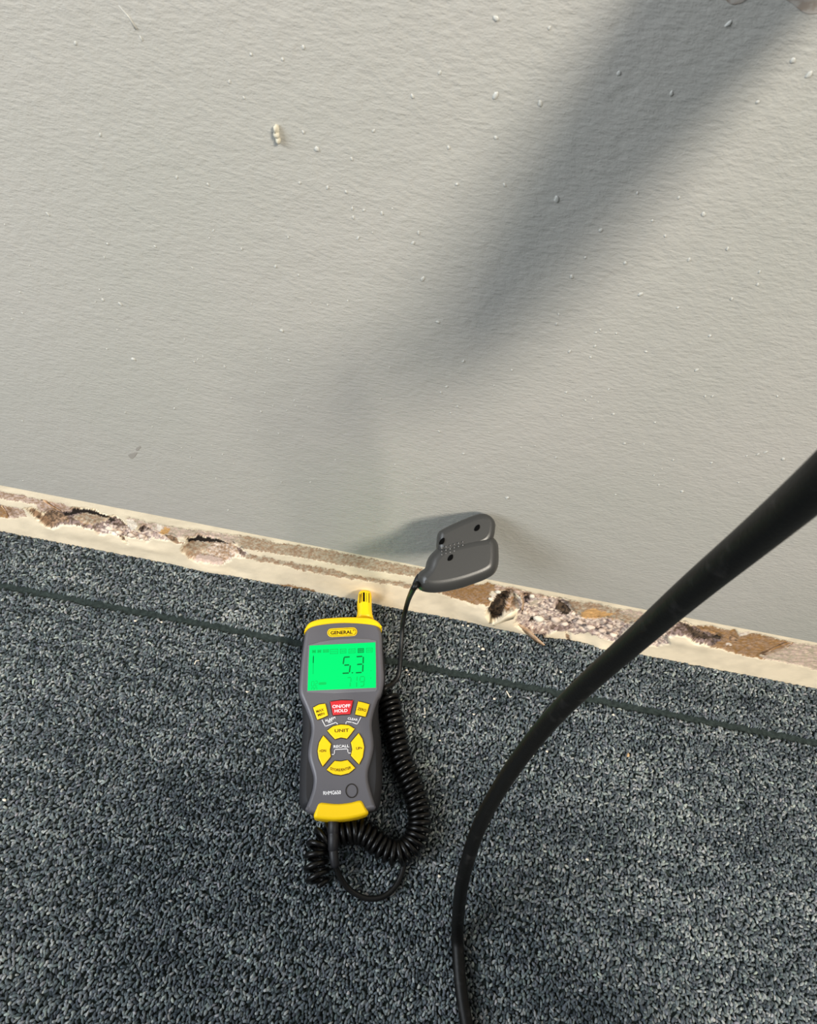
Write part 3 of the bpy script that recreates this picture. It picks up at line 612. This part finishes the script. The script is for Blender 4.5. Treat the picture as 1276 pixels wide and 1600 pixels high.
# ================================================================ BLACK CORD (runs up past the lens to an unseen body added to shade the wall)
RB = .00475
pts = [np.array([.10, -1.15, RB]), np.array([.04, -.85, RB]), np.array([.07, -.6, RB]), on_floor(752, 1740, RB), on_floor(740, 1660, RB), on_floor(729, 1600, RB), on_floor(718, 1535, RB), on_floor(714, 1460, RB+.001)]
pts += [at(720, 1390, .483), at(733, 1335, .452), at(751, 1285, .425), at(778, 1235, .394), at(815, 1180, .366), at(863, 1121, .332), at(922, 1063, .294), at(985, 1007, .258), at(1076, 926, .206), at(1176, 843, .168), at(1276, 758, .136)]
g0 = np.array([.150, -.185, .505]); LAMP = np.array([1.4, -1.5, 2.35])
def cast(u, v, t): P = on_wall(u, v); return P+t*(LAMP-P)/np.linalg.norm(LAMP-P)
GR = [cast(680, 590, .32), cast(800, 430, .215), cast(945, 225, .135), cast(1085, 40, .085), cast(1185, -90, .06)]  # added body follows the lamp rays, so its diagonal shadow lands on the wall
pts += [at(1376, 673, .116), at(1500, 610, .112), GR[0]+(GR[0]-GR[1])*.25+np.array([.004, -.01, -.004])]
cord = empty('black_cord', on_floor(714, 1460, 0), 'thick black rubber cord rising from carpet and crossing the wall at right', 'cord')
Pk = resample(spline(np.array(pts+[GR[0]]), 10), .004)
for _ in range(14): Pk[1:-1] = .5*Pk[1:-1]+.25*(Pk[2:]+Pk[:-2])
Pk[:, 2] = np.maximum(Pk[:, 2], RB)
obj('cord', *tube(Pk, RB, 16), m_cord, cord, True)
Pg = resample(spline(np.array(GR), 10), .004); n = len(Pg)
rg = np.interp(np.linspace(0, 1, n), [0, .02, .08, .3, 1], [.007, .012, .019, .023, .0235])*(1+.02*np.sin(np.arange(n)*1.6))
obj('wall_shadow_blocker', *tube(Pg, rg, 24), m_shell, cord, True)

# ================================================================ CRUMBS ON THE CARPET
m_tan = mat('tan_crumb', (190, 160, 120), .9, .1)
for k, (u, v, r, w_) in enumerate([(754, 1014, 1.5, 'larger white drywall crumb on carpet below the big gouge'), (748, 1010, .9, 'speck touching the larger crumb below the big gouge'),
        (740, 1116, .9, 'white crumb between the coiled cable and the black cord, below the seam'), (958, 1117, 1.0, 'white crumb in the carpet seam right of the black cord'),
        (876, 1050, 1.0, 'white crumb just left of the black cord above the seam'), (686, 1369, 1.1, 'white crumb low between the cable loop and the black cord'),
        (917, 1343, 1.1, 'lone white crumb on open carpet at lower right'), (386, 1081, 1.0, 'white crumb on carpet left of the green lit screen'),
        (252, 972, .9, 'white crumb on the lower lip of the seam, second from left'), (211, 970, 1.0, 'white crumb on the lower lip of the seam, leftmost'),
        (635, 1047, 1.0, 'white crumb in the seam just right of the thin lead'), (639, 1054, .8, 'smaller speck under the crumb by the thin lead'),
        (687, 1157, .8, 'white speck right of the middle of the coiled cable'), (772, 1092, 1.1, 'white crumb left of the curved paper sliver by the seam'),
        (723, 977, .9, 'left of two specks on carpet right below the bare strip and probe'), (731, 978, .9, 'right of two specks on carpet right below the bare strip and probe'),
        (854, 1174, 1.0, 'white crumb right beside the scuffed bend of the black cord'), (663, 1120, .9, 'white crumb at the lower tip of the straight paper sliver'),
        (7, 1250, 1.2, 'pale crumb on carpet at the far left edge')]):
    c = on_floor(u, v, .0004); o = obj('drywall_crumb', *lump(c, r*.0010, 200+k, (1.3, .9, .8)), m_crumb, None, False, base=c)
    tag(o, w_, 'crumb', 'drywall crumbs on the carpet')
c = on_floor(981, 1180, .0005); tag(obj('drywall_crumb', *lump(c, .0014, 300, (.9, 1.3, .8)), m_tan, base=c), 'tan crumb on the carpet to the right of the black cord', 'crumb')
def sliver(ps, label):
    Pp = spline([on_floor(u, v, z) for u, v, z in ps], 4); c = Pp[0].copy(); c[2] = 0
    tag(obj('paper_sliver', *tube(Pp, np.linspace(.0006, .0004, len(Pp)), 5), m_crumb, None, False, base=c), label, 'sliver')
sliver([(791, 1080, .001), (794, 1085, .0015), (796, 1089, .001), (799, 1088, .001)], 'curved white paper sliver beside the carpet seam, left of the black cord')
sliver([(663, 1106, .001), (663.5, 1112, .0014), (664, 1116, .001)], 'straight white paper sliver on carpet just right of the coiled cable')
sliver([(304, 1038, .001), (306, 1033, .002), (311, 1032, .001)], 'curled pale sliver on carpet left of the moisture meter')

# ================================================================ SHADE CABINET (made-up machine added behind the lens to darken the carpet)
m_case = mat('case_grey', (92, 96, 100), .5, .4, bump=[(1500, .0001)]); m_dk = mat('case_dark', (30, 31, 33), .6, .3); m_rub = mat('wheel_rubber', (18, 18, 18), .8, .2)
dx0, dx1, dy0, dy1 = .15, .45, -.80, -.46
cab = empty('carpet_shade_cabinet', (.30, -.63, 0), 'grey upright cabinet added unseen behind the viewer to shade the carpet', 'carpet_shade_cabinet')
def rrect(x0, x1, y0, y1, r, z):
    out = []
    for cx, cy, a0 in ((x1-r, y1-r, 0), (x0+r, y1-r, 90), (x0+r, y0+r, 180), (x1-r, y0+r, 270)):
        out += [(cx+r*math.cos(R(a0+t)), cy+r*math.sin(R(a0+t)), z) for t in (0, 22, 45, 68, 90)]
    return np.array(out)
obj('cabinet', *prism(rrect(dx0, dx1, dy0, dy1, .03, 0), Zn, [(.035, .004), (.04, 0), (.55, 0), (.565, .004), (.575, .014)]), m_case, cab, True)
for k in range(9):
    z = .16+k*.035; obj('grille_slat', *box((dx0+.04, dy1-.001, z), (dx1-.04, dy1+.006, z+.016)), m_dk, cab)
obj('control_panel', *box((dx0+.05, dy1-.001, .49), (dx1-.05, dy1+.004, .535)), m_dk, cab)
obj('handle', *tube(spline(np.array([(dx0+.05, dy0+.05, .57), (dx0+.05, dy0+.05, .63), (dx0+.09, dy0+.05, .65), (dx1-.09, dy0+.05, .65), (dx1-.05, dy0+.05, .63), (dx1-.05, dy0+.05, .57)]), 6), .011, 12), m_dk, cab, True)
for x in (dx0+.012, dx1-.042):
    for y in (dy0+.06, dy1-.06): obj('wheel', *tube(np.array([(x, y, .035), (x+.03, y, .035)]), .035, 20), m_rub, cab, False)
